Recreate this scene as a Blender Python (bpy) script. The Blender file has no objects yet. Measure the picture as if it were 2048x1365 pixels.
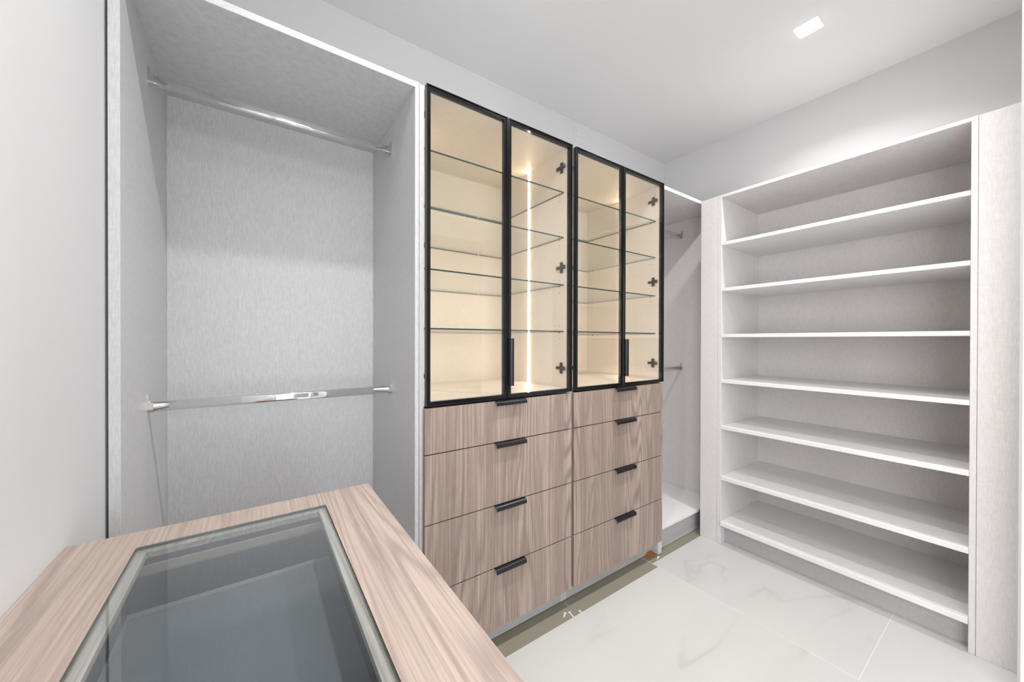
import bpy, bmesh, math, random
from mathutils import Vector, Matrix, Euler
random.seed(4)
C = bpy.context.scene.collection
S = bpy.context.scene
R = math.radians

# ------------------------------------------------------------------ camera
CH = 1.3214
YAW, PITCH, ROLL, FPX = 34.964, -0.223, 0.11, 733.985
cam = bpy.data.cameras.new('camera'); co = bpy.data.objects.new('camera', cam); C.objects.link(co)
cam.sensor_width = 36.0; cam.lens = FPX / 2048 * 36.0
cam.shift_y = (684.748 - 682.5) / 2048
cam.clip_start = 0.02
co.matrix_world = (Matrix.Translation((0, 0, CH)) @ Matrix.Rotation(-R(YAW), 4, 'Z') @
                   Matrix.Rotation(R(90 + PITCH), 4, 'X') @ Matrix.Rotation(R(ROLL), 4, 'Z'))
S.camera = co

# ------------------------------------------------------------------ light and exposure
S.view_settings.view_transform = 'Standard'; S.view_settings.look = 'None'
S.view_settings.gamma = 1.0; S.view_settings.use_curve_mapping = False
S.view_settings.exposure = -0.22
S.cycles.max_bounces = 10; S.cycles.diffuse_bounces = 6; S.cycles.glossy_bounces = 5
S.cycles.transparent_max_bounces = 24; S.cycles.transmission_bounces = 6
w = bpy.data.worlds.new('world'); S.world = w; w.use_nodes = True
w.node_tree.nodes['Background'].inputs[0].default_value = (0.9, 0.93, 1.0, 1)
w.node_tree.nodes['Background'].inputs[1].default_value = 0.6

WL_ = -0.309
HC = 2.934                        # ceiling height
LAMPS = [(2.33, 0.68), (1.35, 0.68), (0.37, 0.68)]
LAMP_W = 12.5
def area(name, loc, size, power, color, rot=(0, 0, 0), size_y=None, spread=180):
    l = bpy.data.lights.new(name, 'AREA'); l.energy = power; l.color = color; l.size = size
    l.spread = R(spread)
    if size_y: l.shape = 'RECTANGLE'; l.size_y = size_y
    o = bpy.data.objects.new(name, l); C.objects.link(o); o.location = loc; o.rotation_euler = rot
    return o
for i, (x, y) in enumerate(LAMPS):
    area('downlight_beam', (x, y, HC - 0.012), 0.065, LAMP_W, (1.0, 0.985, 0.97), spread=138)

# ------------------------------------------------------------------ materials
def new_mat(name):
    m = bpy.data.materials.new(name); m.use_nodes = True
    return m, m.node_tree, m.node_tree.nodes['Principled BSDF']
def simple(name, col, rough=0.5, metal=0.0, spec=0.5):
    m, nt, b = new_mat(name)
    b.inputs['Base Color'].default_value = (*col, 1); b.inputs['Roughness'].default_value = rough
    b.inputs['Metallic'].default_value = metal; b.inputs['Specular IOR Level'].default_value = spec
    return m
def srgb(r, g, b):
    f = lambda c: (c / 255 / 12.92) if c / 255 <= 0.04045 else ((c / 255 + 0.055) / 1.055) ** 2.4
    return (f(r), f(g), f(b))
def coords(nt, scale, kind='Object'):
    tc = nt.nodes.new('ShaderNodeTexCoord'); mp = nt.nodes.new('ShaderNodeMapping')
    mp.inputs['Scale'].default_value = scale
    nt.links.new(tc.outputs[kind], mp.inputs['Vector'])
    return mp
def noise(nt, vec, scale, detail=2, rough=0.5, dist=0.0):
    n = nt.nodes.new('ShaderNodeTexNoise'); n.inputs['Scale'].default_value = scale
    n.inputs['Detail'].default_value = detail; n.inputs['Roughness'].default_value = rough
    n.inputs['Distortion'].default_value = dist
    nt.links.new(vec, n.inputs['Vector']); return n.outputs['Fac']
def mth(nt, op, a, b=None, c=None):
    n = nt.nodes.new('ShaderNodeMath'); n.operation = op
    for i, v in enumerate((a, b, c)):
        if v is None: continue
        if isinstance(v, (int, float)): n.inputs[i].default_value = v
        else: nt.links.new(v, n.inputs[i])
    return n.outputs[0]
def mapr(nt, v, a, b, c, d):
    n = nt.nodes.new('ShaderNodeMapRange'); nt.links.new(v, n.inputs[0])
    for i, x in enumerate((a, b, c, d)): n.inputs[i + 1].default_value = x
    return n.outputs[0]
def mix(nt, f, a, b, mode='MIX'):
    n = nt.nodes.new('ShaderNodeMix'); n.data_type = 'RGBA'; n.blend_type = mode
    for idx, v in ((0, f), (6, a), (7, b)):
        if isinstance(v, (int, float)): n.inputs[idx].default_value = v
        elif isinstance(v, tuple): n.inputs[idx].default_value = (*v, 1)
        else: nt.links.new(v, n.inputs[idx])
    return n.outputs[2]
def bump(nt, b, h, strength, dist=0.001):
    n = nt.nodes.new('ShaderNodeBump'); n.inputs['Strength'].default_value = strength
    n.inputs['Distance'].default_value = dist
    nt.links.new(h, n.inputs['Height']); nt.links.new(n.outputs[0], b.inputs['Normal'])

def paint(name, col):
    m, nt, b = new_mat(name)
    mp = coords(nt, (1, 1, 1))
    n = noise(nt, mp.outputs[0], 220, 3, 0.6)
    b.inputs['Base Color'].default_value = (*col, 1); b.inputs['Roughness'].default_value = 0.6
    b.inputs['Specular IOR Level'].default_value = 0.3
    bump(nt, b, n, 0.08, 0.001); return m

def linen(name, col, amt=0.10, rough=0.42):
    """grey melamine with a fine woven print: short vertical and horizontal threads"""
    m, nt, b = new_mat(name)
    v = coords(nt, (480, 480, 38)); h = coords(nt, (45, 45, 560))
    a = noise(nt, v.outputs[0], 1, 2, 0.6); c = noise(nt, h.outputs[0], 1, 1, 0.5)
    s = mth(nt, 'ADD', mth(nt, 'MULTIPLY', a, 0.68), mth(nt, 'MULTIPLY', c, 0.32))
    f = mapr(nt, s, 0.35, 0.65, 0.0, 1.0)
    lo = tuple(x * (1 - amt) for x in col); hi = tuple(min(1, x * (1 + amt)) for x in col)
    nt.links.new(mix(nt, f, lo, hi), b.inputs['Base Color'])
    b.inputs['Roughness'].default_value = rough
    bump(nt, b, s, 0.15, 0.0006); return m

def wood(name, base, dark, light, axis='Z', k=1.0, rough=0.42, off=0.0):
    """elm veneer: contour lines of a stretched noise give straight grain with cathedral arches"""
    m, nt, b = new_mat(name)
    if axis == 'Z': s1 = (5.0 * k, 5.0 * k, 0.40); s2 = (230, 230, 2.0); s3 = (15, 15, 0.35); s4 = (420, 420, 14)
    else:           s1 = (5.0 * k, 0.40, 5.0); s2 = (200, 2.0, 200); s3 = (13, 0.35, 13); s4 = (420, 14, 420)
    c1 = coords(nt, s1); c1.inputs['Location'].default_value = (off, off * .3, off * .7)
    n1 = noise(nt, c1.outputs[0], 1, 1.6, 0.40, 0.10)
    ring = mth(nt, 'SINE', mth(nt, 'MULTIPLY', n1, 150.0))
    ring = mapr(nt, ring, -1, 1, 0, 1); ring = mth(nt, 'POWER', ring, 2.4)
    n2 = noise(nt, coords(nt, s2).outputs[0], 1, 3, 0.6)
    n3 = noise(nt, coords(nt, s3).outputs[0], 1, 3, 0.55)
    n4 = noise(nt, coords(nt, s4).outputs[0], 1, 2, 0.6)
    bands = mapr(nt, n3, 0.36, 0.64, 0, 1)
    col = mix(nt, bands, dark, light)
    col = mix(nt, 0.25, col, base)
    rmask = mapr(nt, n3, 0.40, 0.60, 0.18, 0.70)
    lines = mth(nt, 'MULTIPLY', ring, rmask)
    col = mix(nt, lines, col, tuple(x * 0.58 for x in dark))
    st = mapr(nt, n2, 0.40, 0.64, 0, 0.70)
    col = mix(nt, st, col, tuple(x * 0.66 for x in dark))
    wh = mapr(nt, n4, 0.55, 0.75, 0, 0.30)
    col = mix(nt, wh, col, tuple(min(1, x * 1.25) for x in light))
    nt.links.new(col, b.inputs['Base Color'])
    b.inputs['Roughness'].default_value = rough
    bump(nt, b, n2, 0.12, 0.0005)
    return m

def marble(name):
    m, nt, b = new_mat(name)
    tc = nt.nodes.new('ShaderNodeTexCoord'); oi = nt.nodes.new('ShaderNodeObjectInfo')
    add = nt.nodes.new('ShaderNodeVectorMath'); add.operation = 'ADD'
    sc = nt.nodes.new('ShaderNodeVectorMath'); sc.operation = 'SCALE'
    comb = nt.nodes.new('ShaderNodeCombineXYZ')
    for i in range(3): nt.links.new(oi.outputs['Random'], comb.inputs[i])
    nt.links.new(comb.outputs[0], sc.inputs[0]); sc.inputs['Scale'].default_value = 7.0
    nt.links.new(tc.outputs['Object'], add.inputs[0]); nt.links.new(sc.outputs[0], add.inputs[1])
    mp = nt.nodes.new('ShaderNodeMapping'); mp.inputs['Rotation'].default_value = (0, 0, R(28))
    mp.inputs['Scale'].default_value = (0.9, 2.3, 1)
    nt.links.new(add.outputs[0], mp.inputs['Vector'])
    n = noise(nt, mp.outputs[0], 0.9, 4, 0.45, 0.5)
    d = mth(nt, 'ABSOLUTE', mth(nt, 'SUBTRACT', n, 0.5))
    vein = mapr(nt, d, 0.0, 0.016, 1, 0)
    wide = mapr(nt, d, 0.0, 0.07, 1, 0)
    msk = mapr(nt, noise(nt, mp.outputs[0], 1.7, 2), 0.45, 0.62, 0, 1)
    f = mth(nt, 'MULTIPLY', mth(nt, 'ADD', mth(nt, 'MULTIPLY', vein, 0.30), mth(nt, 'MULTIPLY', wide, 0.10)), msk)
    cloud = mapr(nt, noise(nt, mp.outputs[0], 0.8, 3), 0.35, 0.65, 0, 1)
    base = mix(nt, cloud, (0.56, 0.56, 0.549), (0.585, 0.577, 0.564))
    nt.links.new(mix(nt, f, base, (0.38, 0.355, 0.30)), b.inputs['Base Color'])
    b.inputs['Roughness'].default_value = 0.34; b.inputs['Specular IOR Level'].default_value = 0.35
    return m

def glass(name, tint, edge=False, refl=1.0):
    """thin pane: fresnel-weighted mirror over clear transmission"""
    m = bpy.data.materials.new(name); m.use_nodes = True; nt = m.node_tree; nt.nodes.clear()
    out = nt.nodes.new('ShaderNodeOutputMaterial'); mx = nt.nodes.new('ShaderNodeMixShader')
    lw = nt.nodes.new('ShaderNodeLayerWeight'); lw.inputs['Blend'].default_value = 0.5
    fr = mth(nt, 'MULTIPLY_ADD', mth(nt, 'POWER', lw.outputs['Facing'], 5.0), 0.96, 0.04)
    tr = nt.nodes.new('ShaderNodeBsdfTransparent'); tr.inputs[0].default_value = (*tint, 1)
    gl = nt.nodes.new('ShaderNodeBsdfGlossy'); gl.inputs['Roughness'].default_value = 0.0
    gl.inputs[0].default_value = (0.96, 0.98, 1.0, 1)
    nt.links.new(mth(nt, 'MINIMUM', mth(nt, 'MULTIPLY', fr, refl), 1.0), mx.inputs[0])
    nt.links.new(tr.outputs[0], mx.inputs[1]); nt.links.new(gl.outputs[0], mx.inputs[2])
    nt.links.new(mx.outputs[0], out.inputs[0]); return m
def emis(name, col, strength):
    m = bpy.data.materials.new(name); m.use_nodes = True; nt = m.node_tree; nt.nodes.clear()
    out = nt.nodes.new('ShaderNodeOutputMaterial'); e = nt.nodes.new('ShaderNodeEmission')
    e.inputs[0].default_value = (*col, 1); e.inputs[1].default_value = strength
    nt.links.new(e.outputs[0], out.inputs[0]); return m

M = {}
M['wall'] = paint('white_wall_paint', (0.71, 0.71, 0.715))
M['hallwall'] = paint('darkened_hall_paint', (0.30, 0.31, 0.33))  # unseen hall wall, darkened so the black door frames reflect dark
M['ceil'] = paint('white_ceiling_paint', (0.79, 0.79, 0.79))
M['rough_wall'] = paint('rough_plaster', (0.72, 0.74, 0.76))
M['grey'] = linen('grey_linen_melamine', (0.60, 0.60, 0.602), 0.115)
M['greyw'] = linen('warm_grey_linen_melamine', (0.70, 0.675, 0.67), 0.08)
M['toe'] = linen('shaded_toe_board', (0.46, 0.46, 0.465), 0.08)  # same grey board, darkened for the shade under the overhang
M['shelf'] = linen('pale_grey_shelf_board', (0.78, 0.775, 0.775), 0.02, 0.38)
M['cream'] = linen('pale_linen_melamine_inside', (0.72, 0.65, 0.59), 0.05, 0.5)
M['drawer'] = wood('elm_veneer', (0.40, 0.30, 0.25), (0.29, 0.215, 0.178), (0.50, 0.385, 0.325))
M['top'] = wood('pale_elm_top', (0.50, 0.395, 0.34), (0.465, 0.362, 0.31), (0.535, 0.428, 0.37), axis='Y', k=1.3, off=3.3)
M['black'] = simple('black_gloss_metal', (0.004, 0.0045, 0.005), 0.12, 0.0, 0.35)
M['blackside'] = simple('black_anodised_metal', (0.012, 0.014, 0.016), 0.28, 0.2, 0.4)
M['handle'] = simple('black_satin_metal', (0.010, 0.011, 0.014), 0.27, 0.2, 0.5)
M['hinge'] = simple('dark_nickel', (0.07, 0.06, 0.05), 0.35, 0.9)
M['hole'] = simple('dark_hole', (0.03, 0.025, 0.02), 0.8)
M['pin'] = simple('shelf_pin_steel', (0.5, 0.48, 0.45), 0.3, 0.9)
M['chrome'] = simple('chrome', (0.92, 0.92, 0.93), 0.06, 1.0)
M['nickel'] = simple('nickel_bracket', (0.62, 0.60, 0.56), 0.22, 1.0)
M['glass'] = glass('clear_glass', (0.965, 0.97, 0.96))
M['shelfglass'] = glass('shelf_glass', (0.95, 0.965, 0.955), refl=0.8)
M['edgeglass'] = simple('green_glass_edge', (0.015, 0.05, 0.042), 0.15, 0.0, 0.6)
M['topglass'] = glass('table_glass', (0.972, 0.982, 0.980), refl=1.7)
M['frame'] = wood('greyed_wood_frame', (0.50, 0.465, 0.42), (0.40, 0.37, 0.335), (0.58, 0.54, 0.49), axis='Y', k=1.5, off=9)
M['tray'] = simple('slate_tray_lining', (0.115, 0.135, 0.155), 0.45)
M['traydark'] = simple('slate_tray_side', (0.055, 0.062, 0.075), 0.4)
M['taupe'] = simple('taupe_board_edge', (0.34, 0.31, 0.27), 0.5)
M['shadefloor'] = paint('taupe_shaded_floor', (0.255, 0.235, 0.18))  # shows as the shaded floor strip by the toe kicks, shade in its colour
M['grout'] = simple('pale_grout', (0.72, 0.72, 0.70), 0.8)
M['marble'] = marble('white_veined_porcelain')
M['orange'] = simple('orange_plastic', (0.40, 0.12, 0.03), 0.4)
M['white_plastic'] = simple('white_plastic', (0.82, 0.82, 0.80), 0.4)
M['fillpane'] = emis('fill_glow_pane', (0.95, 0.98, 1.0), 2.0)  # glow of the added fill panes, no daylight source there
M['lamp'] = emis('downlight_lens_glow', (1.0, 0.99, 0.97), 30.0)
M['led'] = emis('warm_led_glow', (1.0, 0.75, 0.53), 44.0)
M['ledch'] = simple('led_channel_aluminium', (0.6, 0.6, 0.6), 0.4, 0.6)

# ------------------------------------------------------------------ mesh helpers
def add_box(bm, x0, x1, y0, y1, z0, z1, bev=0.0, mi=0):
    r = bmesh.ops.create_cube(bm, size=1.0)
    vs = r['verts']
    for v in vs:
        v.co = Vector(((x0 + x1) / 2 + v.co.x * (x1 - x0), (y0 + y1) / 2 + v.co.y * (y1 - y0), (z0 + z1) / 2 + v.co.z * (z1 - z0)))
    fs = set(f for v in vs for f in v.link_faces)
    for f in fs: f.material_index = mi
    if bev > 0:
        es = list(set(e for v in vs for e in v.link_edges))
        bmesh.ops.bevel(bm, geom=es, offset=bev, segments=1, affect='EDGES', clamp_overlap=True)
    return vs
def add_prism(bm, pts, axis, a, b, mi=0, smooth=False):
    """extrude a closed 2-D outline along an axis between a and b"""
    def P(p, t):
        return {'X': (t, p[0], p[1]), 'Y': (p[0], t, p[1]), 'Z': (p[0], p[1], t)}[axis]
    A = [bm.verts.new(P(p, a)) for p in pts]; B = [bm.verts.new(P(p, b)) for p in pts]
    n = len(pts); fs = []
    for i in range(n):
        f = bm.faces.new((A[i], A[(i + 1) % n], B[(i + 1) % n], B[i])); f.smooth = smooth; fs.append(f)
    fs.append(bm.faces.new(A[::-1])); fs.append(bm.faces.new(B))
    for f in fs: f.material_index = mi
    bmesh.ops.recalc_face_normals(bm, faces=fs)
def link(name, bm, mats, parent=None, **kw):
    me = bpy.data.meshes.new(name); bm.to_mesh(me); bm.free()
    for m in (mats if isinstance(mats, (list, tuple)) else [mats]): me.materials.append(M[m] if isinstance(m, str) else m)
    o = bpy.data.objects.new(name, me); C.objects.link(o)
    if parent is not None: set_parent(o, parent)
    for k, v in kw.items(): o[k] = v
    return o
ORG = {}
def set_parent(o, p):
    o.parent = p
    # world coordinates are used throughout; cancel the parent's offset
    off = ORG.get(p.name, Vector((0, 0, 0)))
    o.matrix_parent_inverse = Matrix.Translation(-off)
    ORG[o.name] = Vector((0, 0, 0))
def box(name, x0, x1, y0, y1, z0, z1, mat, parent=None, bev=0.0008, **kw):
    bm = bmesh.new(); add_box(bm, x0, x1, y0, y1, z0, z1, bev)
    return link(name, bm, mat, parent, **kw)
def thing(name, label, cat, loc=(0, 0, 0), group=None):
    o = bpy.data.objects.new(name, None); C.objects.link(o); o.location = loc; o.empty_display_size = 0.1
    o['label'] = label; o['category'] = cat
    if group: o['group'] = group
    ORG[o.name] = Vector(loc); return o
def struct(name, bm, mat): return link(name, bm, mat, None, kind='structure')

# ------------------------------------------------------------------ room shell
WL, WA, WB = -0.309, 1.95, 3.05     # left wall, cabinet wall, shelf wall
YF = 0.0150                         # inner face of the wall with the opening
PX0, PX1 = 0.95, 1.08               # end post of that wall
YH = -2.6                           # far end of the adjoining space
bm = bmesh.new(); add_box(bm, WL - 0.1, WB + 0.1, YH - 0.1, WA + 0.1, -0.12, -0.003); floor = struct('floor', bm, 'shadefloor')
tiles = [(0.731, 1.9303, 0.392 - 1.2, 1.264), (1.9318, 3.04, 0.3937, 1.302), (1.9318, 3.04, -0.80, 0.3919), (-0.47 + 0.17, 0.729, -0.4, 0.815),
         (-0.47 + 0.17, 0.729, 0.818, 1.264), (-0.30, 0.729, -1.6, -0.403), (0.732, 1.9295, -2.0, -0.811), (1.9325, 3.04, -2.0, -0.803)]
for (x0, x1, y0, y1) in tiles:
    bm = bmesh.new(); add_box(bm, x0, x1, y0, y1, -0.012, 0.0, 0.0006)
    t = link('tile', bm, 'marble', floor)
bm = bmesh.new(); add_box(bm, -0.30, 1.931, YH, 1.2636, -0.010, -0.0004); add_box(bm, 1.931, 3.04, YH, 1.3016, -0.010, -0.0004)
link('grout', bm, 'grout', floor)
bm = bmesh.new(); add_box(bm, 1.9305, 1.9325, 1.265, 1.93, -0.0032, -0.0022); link('shade_strip_joint', bm, 'grout', floor)

bm = bmesh.new(); add_box(bm, WL - 0.1, WL, YH, WA + 0.1, 0.0, HC); struct('wall_left', bm, 'wall')
bm = bmesh.new(); add_box(bm, WL - 0.1, WB + 0.1, WA, WA + 0.1, 0.0, HC); struct('wall_back', bm, 'wall')
bm = bmesh.new(); add_box(bm, WB, WB + 0.1, YH, WA, 0.0, HC); struct('wall_right', bm, 'wall')
bm = bmesh.new(); add_box(bm, WL, WB, YH - 0.1, YH, 0.0, HC); struct('wall_hall', bm, 'hallwall')
bm = bmesh.new()
add_box(bm, PX0, PX1, YF - 0.14, YF, 0.0, HC, 0.003)                       # end post seen at the frame edge
add_box(bm, PX1, WB, YF - 0.14, YF, 2.29, HC)
add_box(bm, 2.30, WB, YF - 0.14, YF, 0.0, 2.29)  # unseen stretch, sized to block the added fill from the right filler
struct('wall_front', bm, 'rough_wall')
# ceiling with three square cut-outs
bm = bmesh.new()
xs = [WL - 0.1]; h = 0.052
for x, y in sorted(LAMPS): xs += [x - h, x + h]
xs.append(WB + 0.1); y0c, y1c = 0.68 - h, 0.68 + h
add_box(bm, WL - 0.1, WB + 0.1, YH - 0.1, y0c, HC, HC + 0.08); add_box(bm, WL - 0.1, WB + 0.1, y1c, WA + 0.1, HC, HC + 0.08)
for i in range(0, len(xs), 2): add_box(bm, xs[i], xs[i + 1], y0c, y1c, HC, HC + 0.08)
struct('ceiling', bm, 'ceil')
labs = ['glowing square ceiling downlight above the open shelf unit', 'square ceiling downlight above the glass cabinets, out of frame', 'square ceiling downlight above the island counter, out of frame']
for (x, y), lb in zip(LAMPS, labs):
    t = thing('ceiling_downlight', lb, 'ceiling light', (x, y, HC), 'recessed ceiling downlights')
    bm = bmesh.new()
    for (a, b, c, d) in ((-h, -h + .005, -h, h), (h - .005, h, -h, h), (-h + .005, h - .005, -h, -h + .005), (-h + .005, h - .005, h - .005, h)):
        add_box(bm, x + a, x + b, y + c, y + d, HC - 0.002, HC + 0.03)
    link('trim_ring', bm, 'white_plastic', t)
    box('lens', x - h + .006, x + h - .006, y - h + .006, y + h - .006, HC - 0.004, HC + 0.004, 'lamp', t, 0)
# adjoining space behind the opening: added overhead fill, no lamp stands there
area('hall_overhead_fill', (1.2, -1.3, HC - 0.03), 1.1, 14.0, (1.0, 0.99, 0.98), size_y=1.1)
# added fill lights in the adjoining space, unseen
area('hall_side_fill', (0.20, YH + 0.05, 1.45), 0.95, 34.0, (0.96, 0.98, 1.0), rot=(R(90), 0, 0), size_y=1.7)
area('hall_side_fill', (WL_ + 0.05, -1.20, 1.45), 1.55, 50.0, (1.0, 0.985, 0.99), rot=(R(90), 0, R(-90)), size_y=1.6)
WL = WL_
bm = bmesh.new(); add_box(bm, WL + .001, WL + .02, -2.0, -0.4, .62, 2.28); struct('fill_pane_2', bm, 'fillpane')  # added glowing pane, unseen, brightens the shelves from the left
bm = bmesh.new()
for b in ((-2.06, -2.0, .56, 2.34), (-.4, -.34, .56, 2.34), (-2.0, -.4, .56, .62), (-2.0, -.4, 2.28, 2.34)): add_box(bm, WL, WL + .04, b[0], b[1], b[2], b[3])
struct('fill_pane_trim_2', bm, 'wall')
bm = bmesh.new(); add_box(bm, -0.30, 0.70, YH + .001, YH + .02, .58, 2.32); struct('fill_pane_1', bm, 'fillpane')  # second added pane, unseen, fills from behind the camera
bm = bmesh.new()
for b in ((-.30, -.24, .55, 2.35), (.68, .74, .55, 2.35), (-.30, .74, .52, .58), (-.30, .74, 2.32, 2.38)): add_box(bm, b[0], b[1], YH + .0, YH + .04, b[2], b[3])
struct('trim_1', bm, 'wall')

# blank cover plate high on the cabinet wall
t = thing('cover_plate', 'small white blank cover plate high on the wall above the glass cabinets', 'cover plate', (1.96, WA, 2.865))
box('plate', 1.905, 2.015, WA - 0.004, WA, 2.83, 2.90, 'wall', t, 0.0015)
for sx in (1.93, 1.99):
    bm = bmesh.new(); bmesh.ops.create_cone(bm, cap_ends=True, segments=10, radius1=0.003, radius2=0.003, depth=0.002, matrix=Matrix.Translation((sx, WA - 0.0048, 2.865)) @ Matrix.Rotation(R(90), 4, 'X'))
    link('screw', bm, 'nickel', t)

# ------------------------------------------------------------------ hanging rails
def oval(n, ry, rz):
    return [(ry * math.cos(2 * math.pi * i / n), rz * math.sin(2 * math.pi * i / n)) for i in range(n)]
def rail(x0, x1, y, z, parent):
    bm = bmesh.new()
    # flat-sided oval tube: 15 x 30 mm
    pts = []
    for i in range(9): a = math.pi * i / 8; pts.append((y + .0075 * math.cos(a), z + .0085 + .0075 * math.sin(a)))
    for i in range(9): a = math.pi + math.pi * i / 8; pts.append((y + .0075 * math.cos(a), z - .0085 + .0075 * math.sin(a)))
    add_prism(bm, pts, 'X', x0 + 0.003, x1 - 0.003, smooth=True)
    r = link('hanging_rail', bm, 'chrome', parent)
    for xa, sgn in ((x0, 1), (x1, -1)):
        bm = bmesh.new()
        cup = []
        for i in range(9): a = math.pi + math.pi * i / 8; cup.append((y + .0095 * math.cos(a), z - .0085 + .0095 * math.sin(a)))
        cup += [(y + .0095, z + .016), (y + .007, z + .023), (y + .007, z + .034), (y + .004, z + .039), (y - .004, z + .039), (y - .007, z + .034), (y - .007, z + .023), (y - .0095, z + .016)]
        add_prism(bm, cup, 'X', *sorted((xa, xa + sgn * 0.003)))
        low = []
        for i in range(9): a = math.pi + math.pi * i / 8; low.append((y + .0095 * math.cos(a), z - .0085 + .0095 * math.sin(a)))
        low += [(y + .0095, z + .014), (y - .0095, z + .014)]
        add_prism(bm, low, 'X', *sorted((xa + sgn * .003, xa + sgn * 0.014)))
        tri = [(y - .006, z + .014), (y + .006, z + .014), (y + .006, z + .020), (y - .006, z + .020)]
        add_prism(bm, tri, 'X', *sorted((xa + sgn * .003, xa + sgn * 0.008)))
        link('rail_bracket', bm, 'nickel', r)
    return r

YC = 1.335            # front of the carcasses on the cabinet wall
YB = 1.93             # inside back
TZ = 2.270; TT = 2.292

def carcass(t, x0, x1, tl, tr, mat, back_mat=None, bot=0.140, kick=True, inner_top=TZ, toe=1.364, shelfmat='shelf'):
    box('side_panel', x0, x0 + tl, YC, YB + .008, 0.0, inner_top, mat, t)
    box('side_panel', x1 - tr, x1, YC, YB + .008, 0.0, inner_top, mat, t)
    box('top_panel', x0, x1, YC, YB + .008, inner_top, TT, mat, t)
    box('back_panel', x0 + tl, x1 - tr, YB, YB + .012, 0.0, inner_top, back_mat or mat, t)
    box('bottom_panel', x0 + tl, x1 - tr, YC + .002, YB, bot - .001, bot + .017, shelfmat, t)
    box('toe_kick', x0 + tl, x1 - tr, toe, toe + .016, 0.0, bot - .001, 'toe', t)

# --- hanging bay beside the left wall
t = thing('hanging_wardrobe', 'tall open grey hanging wardrobe with two chrome rails, between left wall and glass cabinets', 'wardrobe', (0.1, YC, 0), 'open grey hanging bays')
carcass(t, -0.303, 0.5055, 0.022, 0.0155, 'grey')
rail(-0.281, 0.490, 1.635, 2.158, t); rail(-0.281, 0.490, 1.622, 1.108, t)
# --- corner hanging bay
t = thing('hanging_wardrobe', 'narrow open grey hanging bay in the corner, right of the glass cabinets', 'wardrobe', (2.4, YC, 0), 'open grey hanging bays')
carcass(t, 2.0555, 2.788, 0.018, 0.018, 'greyw')
rail(2.0735, 2.770, 1.615, 2.150, t); rail(2.0735, 2.770, 1.615, 1.108, t)

# ------------------------------------------------------------------ glass-fronted cabinets with drawers
YD = 1.310            # front face of doors and drawer fronts
def lip_profile(top, depth=0.020, drop=0.016, th=0.0022):
    """tab on the board edge, coming forward and curling down (y, z) outline"""
    o = []; r = 0.012
    o.append((YD + .014, top + th)); o.append((YD - depth + r, top + th))
    for i in range(1, 7):
        a = math.pi / 2 + (math.pi / 2) * i / 6
        o.append((YD - depth + r + r * math.cos(a), top + th - r + r * math.sin(a)))
    o.append((YD - depth, top + th - r - drop * 0.45)); o.append((YD - depth + th, top + th - r - drop * 0.45))
    r2 = r - th
    for i in range(6, -1, -1):
        a = math.pi / 2 + (math.pi / 2) * i / 6
        o.append((YD - depth + r + r2 * math.cos(a), top + th - r + r2 * math.sin(a)))
    o.append((YD + .014, top))
    return o
def drawer_handle(x0, x1, top, parent):
    bm = bmesh.new(); add_prism(bm, lip_profile(top), 'X', x0, x1, smooth=False)
    return link('handle', bm, 'handle', parent)
def door_handle(x, z0, z1, parent):
    """the same lip profile turned upright on the left edge of the door"""
    bm = bmesh.new(); prof = lip_profile(0.0, 0.020, 0.014)
    pts = [(x - p[1] + 0.0, p[0]) for p in prof]     # z becomes -x: tab on the left edge, curling right
    pts = [(x - 0.0022 - (p[1] - 0.0022), p[0]) for p in prof]
    add_prism(bm, pts, 'Z', z0, z1)
    return link('handle', bm, 'handle', parent)
def hinge(xs, sgn, z, parent):
    """xs: inner face of the side panel, sgn: direction into the cabinet"""
    bm = bmesh.new(); y = 1.372
    def bx(a, b, y0, y1, z0, z1, bv=.0012): add_box(bm, *sorted((xs + sgn * a, xs + sgn * b)), y0, y1, z0, z1, bv)
    bx(0.0003, .004, y - .011, y + .011, z - .028, z + .028, .002)         # cross plate
    bx(0.0003, .004, y - .024, y + .038, z - .0078, z + .0075, .002)
    bx(.004, .013, y - .020, y + .030, z - .0065, z + .0065, .002)         # arm
    bx(.004, .017, y - .033, y - .016, z - .010, z + .010, .003)           # knuckle
    for zz in (z - .018, z + .018):
        bmesh.ops.create_cone(bm, cap_ends=True, segments=10, radius1=.0045, radius2=.004, depth=.003, matrix=Matrix.Translation((xs + sgn * .005, y, zz)) @ Matrix.Rotation(R(90), 4, 'Y'))
    bmesh.ops.create_cone(bm, cap_ends=True, segments=10, radius1=.004, radius2=.004, depth=.003, matrix=Matrix.Translation((xs + sgn * .0145, y + .012, z)) @ Matrix.Rotation(R(90), 4, 'Y'))
    return link('hinge', bm, 'hinge', parent)
def glass_door(x0, x1, z0, z1, t, hinge_x, sgn, handle=False):
    W = 0.0165; yb = YC - .003
    bm = bmesh.new()
    def ring(x0, x1, z0, z1, w, ya, yb, bv=0, mi=0):
        add_box(bm, x0, x0 + w, ya, yb, z0, z1, bv, mi); add_box(bm, x1 - w, x1, ya, yb, z0, z1, bv, mi)
        add_box(bm, x0 + w, x1 - w, ya, yb, z1 - w, z1, bv, mi); add_box(bm, x0 + w, x1 - w, ya, yb, z0, z0 + w, bv, mi)
    ring(x0, x1, z0, z1, 0.0035, YD, yb, 0.0006, 1)
    ring(x0 + .0035, x1 - .0035, z0 + .0035, z1 - .0035, W - .0035, YD + .004, yb, 0, 0)
    d = link('glass_door', bm, ['black', 'blackside'], t)
    box('glass_pane', x0 + W + .0002, x1 - W - .0002, YD + .0070, YD + .0110, z0 + W + .0002, z1 - W - .0002, 'glass', d, 0)
    for z in (2.190, 1.689, 1.184): hinge(hinge_x, sgn, z, d)
    if handle: door_handle(x0 - .0002, 1.127, 1.331, d)
    return d

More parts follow.
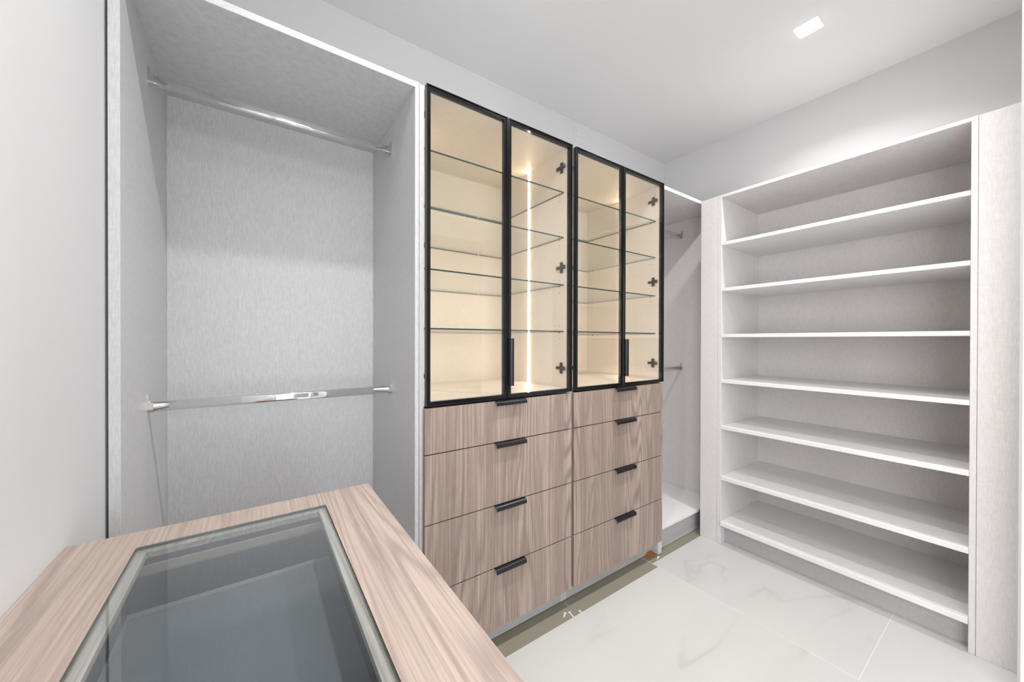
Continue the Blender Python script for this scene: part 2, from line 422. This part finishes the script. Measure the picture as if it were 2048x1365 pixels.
def cabinet(x0, x1, tl, tr, doors, dx0, dx1, hx0, hx1, label):
    t = thing('display_cabinet', label, 'cabinet', ((x0 + x1) / 2, YC, 0), 'glass cabinets over drawers')
    xi0, xi1 = x0 + tl, x1 - tr
    for a, b_, full in ((x0, xi0, False), (xi1, x1, x1 > 1.5)):
        q = bmesh.new()
        if full: add_box(q, a, b_, YC, YB + .008, 0.0, TZ, .0008)
        else: add_prism(q, [(YC, .0995), (1.3745, .0995), (1.3745, 0), (YB + .008, 0), (YB + .008, TZ), (YC, TZ)], 'X', a, b_)
        link('side_panel', q, 'grey', t)
    box('top_panel', x0, x1, YC, YB + .008, TZ, 2.288, 'grey', t)
    box('back_panel', xi0, xi1, YB, YB + .012, 0.0, TZ, 'grey', t)
    # lining of the lit upper part
    box('side_lining', xi0, xi0 + .0015, YC + .001, YB, 1.087, TZ - .0015, 'cream', t, 0)
    box('side_lining', xi1 - .0015, xi1, YC + .001, YB, 1.087, TZ - .0015, 'cream', t, 0)
    box('top_lining', xi0, xi1, YC + .001, YB, TZ - .0015, TZ, 'cream', t, 0)
    box('back_lining', xi0 + .0015, xi1 - .0015, YB - .0015, YB, 1.087, TZ - .0015, 'cream', t, 0)
    box('cabinet_floor', xi0, xi1, YC + .001, YB, 1.070, 1.087, 'cream', t)
    box('bottom_panel', xi0, xi1, YC + .002, YB, 0.100, 0.117, 'grey', t)
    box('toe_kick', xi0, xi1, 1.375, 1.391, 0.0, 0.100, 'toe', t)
    for z in (2.062, 1.837, 1.600, 1.368):
        s = bmesh.new(); a, b_ = xi0 + .003, xi1 - .003
        add_box(s, a, b_, 1.3575, YB - .004, z - .003, z + .003, 0, 0)
        add_box(s, a, b_, 1.3555, 1.3573, z - .003, z + .003, 0, 1)
        add_box(s, a, b_, YB - .0038, YB - .0022, z - .003, z + .003, 0, 1)
        add_box(s, a - .0012, a - .0002, 1.3575, YB - .004, z - .003, z + .003, 0, 1); add_box(s, b_ + .0002, b_ + .0012, 1.3575, YB - .004, z - .003, z + .003, 0, 1)
        link('glass_shelf', s, ['shelfglass', 'edgeglass'], t)
    ph = bmesh.new(); pins = bmesh.new()
    for xx, sg in ((xi0 + .0015, 1), (xi1 - .0015, -1)):
        for yy in (1.388, 1.872):
            for z in (2.062, 1.837, 1.600, 1.368):
                for dz in (-.036, .028):
                    bmesh.ops.create_cone(ph, cap_ends=True, segments=8, radius1=.0022, radius2=.0022, depth=.0006, matrix=Matrix.Translation((xx + sg * .0003, yy, z + dz)) @ Matrix.Rotation(R(90), 4, 'Y'))
                bmesh.ops.create_cone(pins, cap_ends=True, segments=8, radius1=.0024, radius2=.0024, depth=.008, matrix=Matrix.Translation((xx + sg * .004, yy, z - .0056)) @ Matrix.Rotation(R(90), 4, 'Y'))
    link('pin_holes', ph, 'hole', t, kind='stuff'); link('shelf_pins', pins, 'pin', t, kind='stuff')
    # warm light strips set upright in both sides, half way back
    for xx, sg in ((xi0 + .0015, 1), (xi1 - .0015, -1)):
        ly = 1.641 if xi1 < 1.5 else 1.622
        ch = box('led_strip', *sorted((xx, xx + sg * .0006)), ly - .009, ly + .009, 1.088, TZ - .002, 'ledch', t, 0)
        box('led_diffuser', *sorted((xx + sg * .0006, xx + sg * .003)), ly - .005, ly + .005, 1.088, TZ - .002, 'led', ch, 0, label='glowing warm white light strip')
    (a0, a1), (b0, b1) = doors
    glass_door(a0, a1, 1.072, 2.286, t, xi0 + .0015, 1)
    glass_door(b0, b1, 1.072, 2.286, t, xi1 - .0015, -1, handle=True)
    zs = [1.064, 0.8885, 0.6225, 0.3570, 0.0950]
    for i in range(4):
        top = zs[i] - (0.0 if i == 0 else .0022); bot = zs[i + 1] + .0022
        d = bmesh.new(); add_box(d, dx0, dx1, YD, YD + .019, bot, top, 0.0007)
        d = link('drawer', d, 'drawer', t)
        drawer_handle(hx0, hx1, top, d)
        b2 = bmesh.new(); ya, yb = YD + .0195, YB - .05
        add_box(b2, xi0 + .013, xi0 + .027, ya, yb, bot + .02, top - .03); add_box(b2, xi1 - .027, xi1 - .013, ya, yb, bot + .02, top - .03)
        add_box(b2, xi0 + .027, xi1 - .027, yb - .014, yb, bot + .02, top - .03); add_box(b2, xi0 + .027, xi1 - .027, ya, yb - .014, bot + .02, bot + .03)
        link('drawer_box', b2, 'shelf', d)
    return t
cabinet(0.507, 1.2835, 0.017, 0.0185, [(0.526, 0.8935), (0.8975, 1.279)], 0.5195, 1.2755, 0.828, 0.985,
        'tall cabinet with two black-framed glass doors and elm drawers, next to the left hanging wardrobe')
cabinet(1.285, 2.0535, 0.0185, 0.0185, [(1.303, 1.6695), (1.6735, 2.0515)], 1.292, 2.041, 1.597, 1.763,
        'tall cabinet with two black-framed glass doors and elm drawers, next to the corner hanging bay')

# ------------------------------------------------------------------ open shelf unit on the shelf wall
XE, XBK = 2.479, 3.03
t = thing('shelf_unit', 'tall open grey shelf unit with seven boards, along the right wall', 'shelf unit', (XE, 0.66, 0))
def shf(name, x0, x1, y0, y1, z0, z1, mat, **kw): return box(name, x0, x1, y0, y1, z0, z1, mat, t, 0.0012, **kw)
shf('side_panel', XE, XBK, 1.174, 1.199, 0, 2.252, 'greyw'); shf('side_panel', XE, XBK, 0.143, 0.162, 0, 2.252, 'greyw')
shf('top_panel', XE, XBK, 0.143, 1.199, 2.2525, 2.270, 'greyw')
shf('back_panel', XBK, XBK + .012, 0.143, 1.199, 0, 2.270, 'greyw')
for z1, th in ((1.963, .021), (1.666, .021), (1.367, .021), (1.071, .021), (0.772, .023), (0.443, .025)):
    shf('shelf', XE + .0015, XBK, 0.1625, 1.1735, z1 - th, z1, 'shelf')
shf('shelf', XE - .012, XBK, 0.1625, 1.1835 - .010, 0.124, 0.150, 'shelf')
shf('toe_kick', XE + .060, XE + .076, 0.1625, 1.1735, 0.0, 0.1235, 'toe')
shf('filler_panel', XE, XE + .020, 1.2, 1.3085, 0.0, 2.268, 'greyw'); shf('filler_panel', XE - .001, XE + .019, 0.020, 0.142, 0.0, 2.268, 'greyw')

# ------------------------------------------------------------------ island counter with glass inset
IX0, IX1, IY0, IY1, IZ = -0.3082, 0.266, 0.10, 1.103, 0.910
HX0, HX1, HY0, HY1 = -0.194, 0.144, 0.22, 1.021
t = thing('display_island', 'elm-topped island with glass inset over a grey tray, in front of the left wardrobe', 'island counter', (0, 0.6, 0))
bm = bmesh.new()
def frame_mesh(bm, ox0, ox1, oy0, oy1, ix0, ix1, iy0, iy1, z0, z1):
    O = [(ox0, oy0), (ox1, oy0), (ox1, oy1), (ox0, oy1)]; I = [(ix0, iy0), (ix1, iy0), (ix1, iy1), (ix0, iy1)]
    v = {}
    for nm, L in (('O', O), ('I', I)):
        for k, z in (('b', z0), ('t', z1)): v[nm + k] = [bm.verts.new((x, y, z)) for x, y in L]
    for i in range(4):
        j = (i + 1) % 4
        bm.faces.new((v['Ot'][i], v['Ot'][j], v['It'][j], v['It'][i])); bm.faces.new((v['Ob'][j], v['Ob'][i], v['Ib'][i], v['Ib'][j]))
        bm.faces.new((v['Ob'][i], v['Ob'][j], v['Ot'][j], v['Ot'][i])); bm.faces.new((v['Ib'][j], v['Ib'][i], v['It'][i], v['It'][j]))
    bmesh.ops.recalc_face_normals(bm, faces=bm.faces)
frame_mesh(bm, IX0, IX1, IY0, IY1, HX0, HX1, HY0, HY1, IZ - .038, IZ)
es = [e for e in bm.edges if all(abs(v.co.z - IZ) < 1e-5 for v in e.verts) and (all(abs(v.co.x - IX1) < 1e-5 for v in e.verts) or all(abs(v.co.y - IY1) < 1e-5 for v in e.verts) or all(abs(v.co.y - IY0) < 1e-5 for v in e.verts))]
bmesh.ops.bevel(bm, geom=es, offset=.0012, segments=2, affect='EDGES')
link('countertop', bm, 'top', t)
g = .0018
bm = bmesh.new(); add_box(bm, HX0 + g, HX1 - g, HY0 + g, HY1 - g, IZ - .007, IZ - .0012, 0, 0)
for f in bm.faces:
    if abs(f.normal.z) < .5: f.material_index = 1
link('glass_top', bm, ['topglass', 'edgeglass'], t)
bm = bmesh.new(); frame_mesh(bm, HX0, HX1, HY0, HY1, HX0 + .018, HX1 - .017, HY0 + .018, HY1 - .018, IZ - .019, IZ - .0075)
link('inset_frame', bm, 'frame', t)
# drawer tray below the glass
TX0, TX1, TY0, TY1, TB = -0.203, 0.150, 0.20, 1.003, 0.781
tr = bmesh.new(); add_box(tr, TX0, TX1, TY0, TY1, TB - .008, TB)
tray = link('display_tray', tr, 'tray', t)
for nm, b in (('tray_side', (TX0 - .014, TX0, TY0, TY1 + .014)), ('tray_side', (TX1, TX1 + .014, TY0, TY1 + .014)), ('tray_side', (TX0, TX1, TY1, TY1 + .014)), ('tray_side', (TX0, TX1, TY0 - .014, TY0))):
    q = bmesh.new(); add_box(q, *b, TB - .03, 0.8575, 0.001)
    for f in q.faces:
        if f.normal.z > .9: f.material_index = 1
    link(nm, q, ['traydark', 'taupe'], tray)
q = bmesh.new()
for b in ((TX0 - .014, TX0 - .001, TY0, TY1 + .014), (TX0, TX1, TY1 + .0012, TY1 + .014), (TX1 + .001, TX1 + .014, TY0, TY1 + .014)): add_box(q, *b, 0.858, 0.876, 0.0008)
link('tray_rail', q, 'taupe', tray)
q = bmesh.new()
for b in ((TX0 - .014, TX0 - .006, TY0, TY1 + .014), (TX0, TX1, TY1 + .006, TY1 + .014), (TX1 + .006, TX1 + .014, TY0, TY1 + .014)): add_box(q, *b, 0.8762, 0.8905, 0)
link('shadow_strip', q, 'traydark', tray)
q = bmesh.new()   # small bead round the tray floor
add_prism(q, [(TY1, TB), (TY1 - .009, TB), (TY1 - .0075, TB + .004), (TY1 - .002, TB + .009), (TY1, TB + .009)], 'X', TX0, TX1)
add_prism(q, [(TX0, TB), (TX0 + .006, TB), (TX0 + .001, TB + .006), (TX0, TB + .006)], 'Y', TY0, TY1)
link('tray_bead', q, 'tray', tray)
box('side_panel', IX0 + .002, IX0 + .020, IY0 + .015, IY1 - .012, 0.0, IZ - .0385, 'drawer', t)
box('back_panel', IX0 + .020, IX1 - .034, IY1 - .030, IY1 - .012, 0.0, IZ - .0385, 'drawer', t)
box('front_panel', IX0 + .020, IX1 - .034, IY0 + .015, IY0 + .033, 0.0, IZ - .0385, 'drawer', t)
box('bottom_panel', IX0 + .020, IX1 - .034, IY0 + .033, IY1 - .030, 0.10, 0.118, 'grey', t)
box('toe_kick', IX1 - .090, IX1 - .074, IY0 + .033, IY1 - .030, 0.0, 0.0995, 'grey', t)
zz = [0.868, 0.715, 0.41, 0.10]
for i in range(3):
    box('drawer_front', IX1 - .033, IX1 - .014, IY0 + .016, IY1 - .013, zz[i + 1] + .002, zz[i] - .002, 'drawer', t)

# ------------------------------------------------------------------ small wedge and bright flecks on the floor by the toe kick
t = thing('levelling_wedge', 'small orange plastic wedge on the floor under the end drawer front', 'tile wedge', (1.99, 1.36, 0))
bm = bmesh.new()
pts = [(1.955, 1.370), (2.008, 1.338), (2.022, 1.368), (1.99, 1.3735)]
A = [bm.verts.new((x, y, -0.0025)) for x, y in pts]; B = [bm.verts.new((x, y, z)) for (x, y), z in zip(pts, (0.0, 0.004, 0.018, 0.018))]
for i in range(4): bm.faces.new((A[i], A[(i + 1) % 4], B[(i + 1) % 4], B[i]))
bm.faces.new(A[::-1]); bm.faces.new(B); bmesh.ops.recalc_face_normals(bm, faces=bm.faces)
link('wedge_body', bm, 'orange', t)
bits = [(1.222, 1.300, 0.030, 35, 'short stray white fleck of floor brightening, left of three below the drawer gap'),
        (1.250, 1.282, 0.040, 80, 'longest stray white fleck of floor brightening, middle of three below the drawer gap'),
        (1.300, 1.272, 0.016, 95, 'tiny stray white fleck of floor brightening, right of three below the drawer gap'),
        (2.010, 1.318, 0.034, 20, 'stray white fleck of floor brightening against the end panel of the right drawers')]
for x, y, L, a, lb in bits:  # stray flecks of the brightened floor, built as clip-shaped solids
    bm = bmesh.new()
    add_box(bm, -L / 2, L / 2, -.003, .003, 0.0, .0022, .0006); add_box(bm, L / 2 - .004, L / 2, -.0065, .0065, 0.0, .003, .0006)
    o = link('floor_fleck', bm, 'white_plastic', None, label=lb, category='floor fleck', group='bright flecks left beside the toe kick')  # white plastic stands in for floor brightening here
    o.location = (x, y, -0.003); o.rotation_euler = (0, 0, R(a))
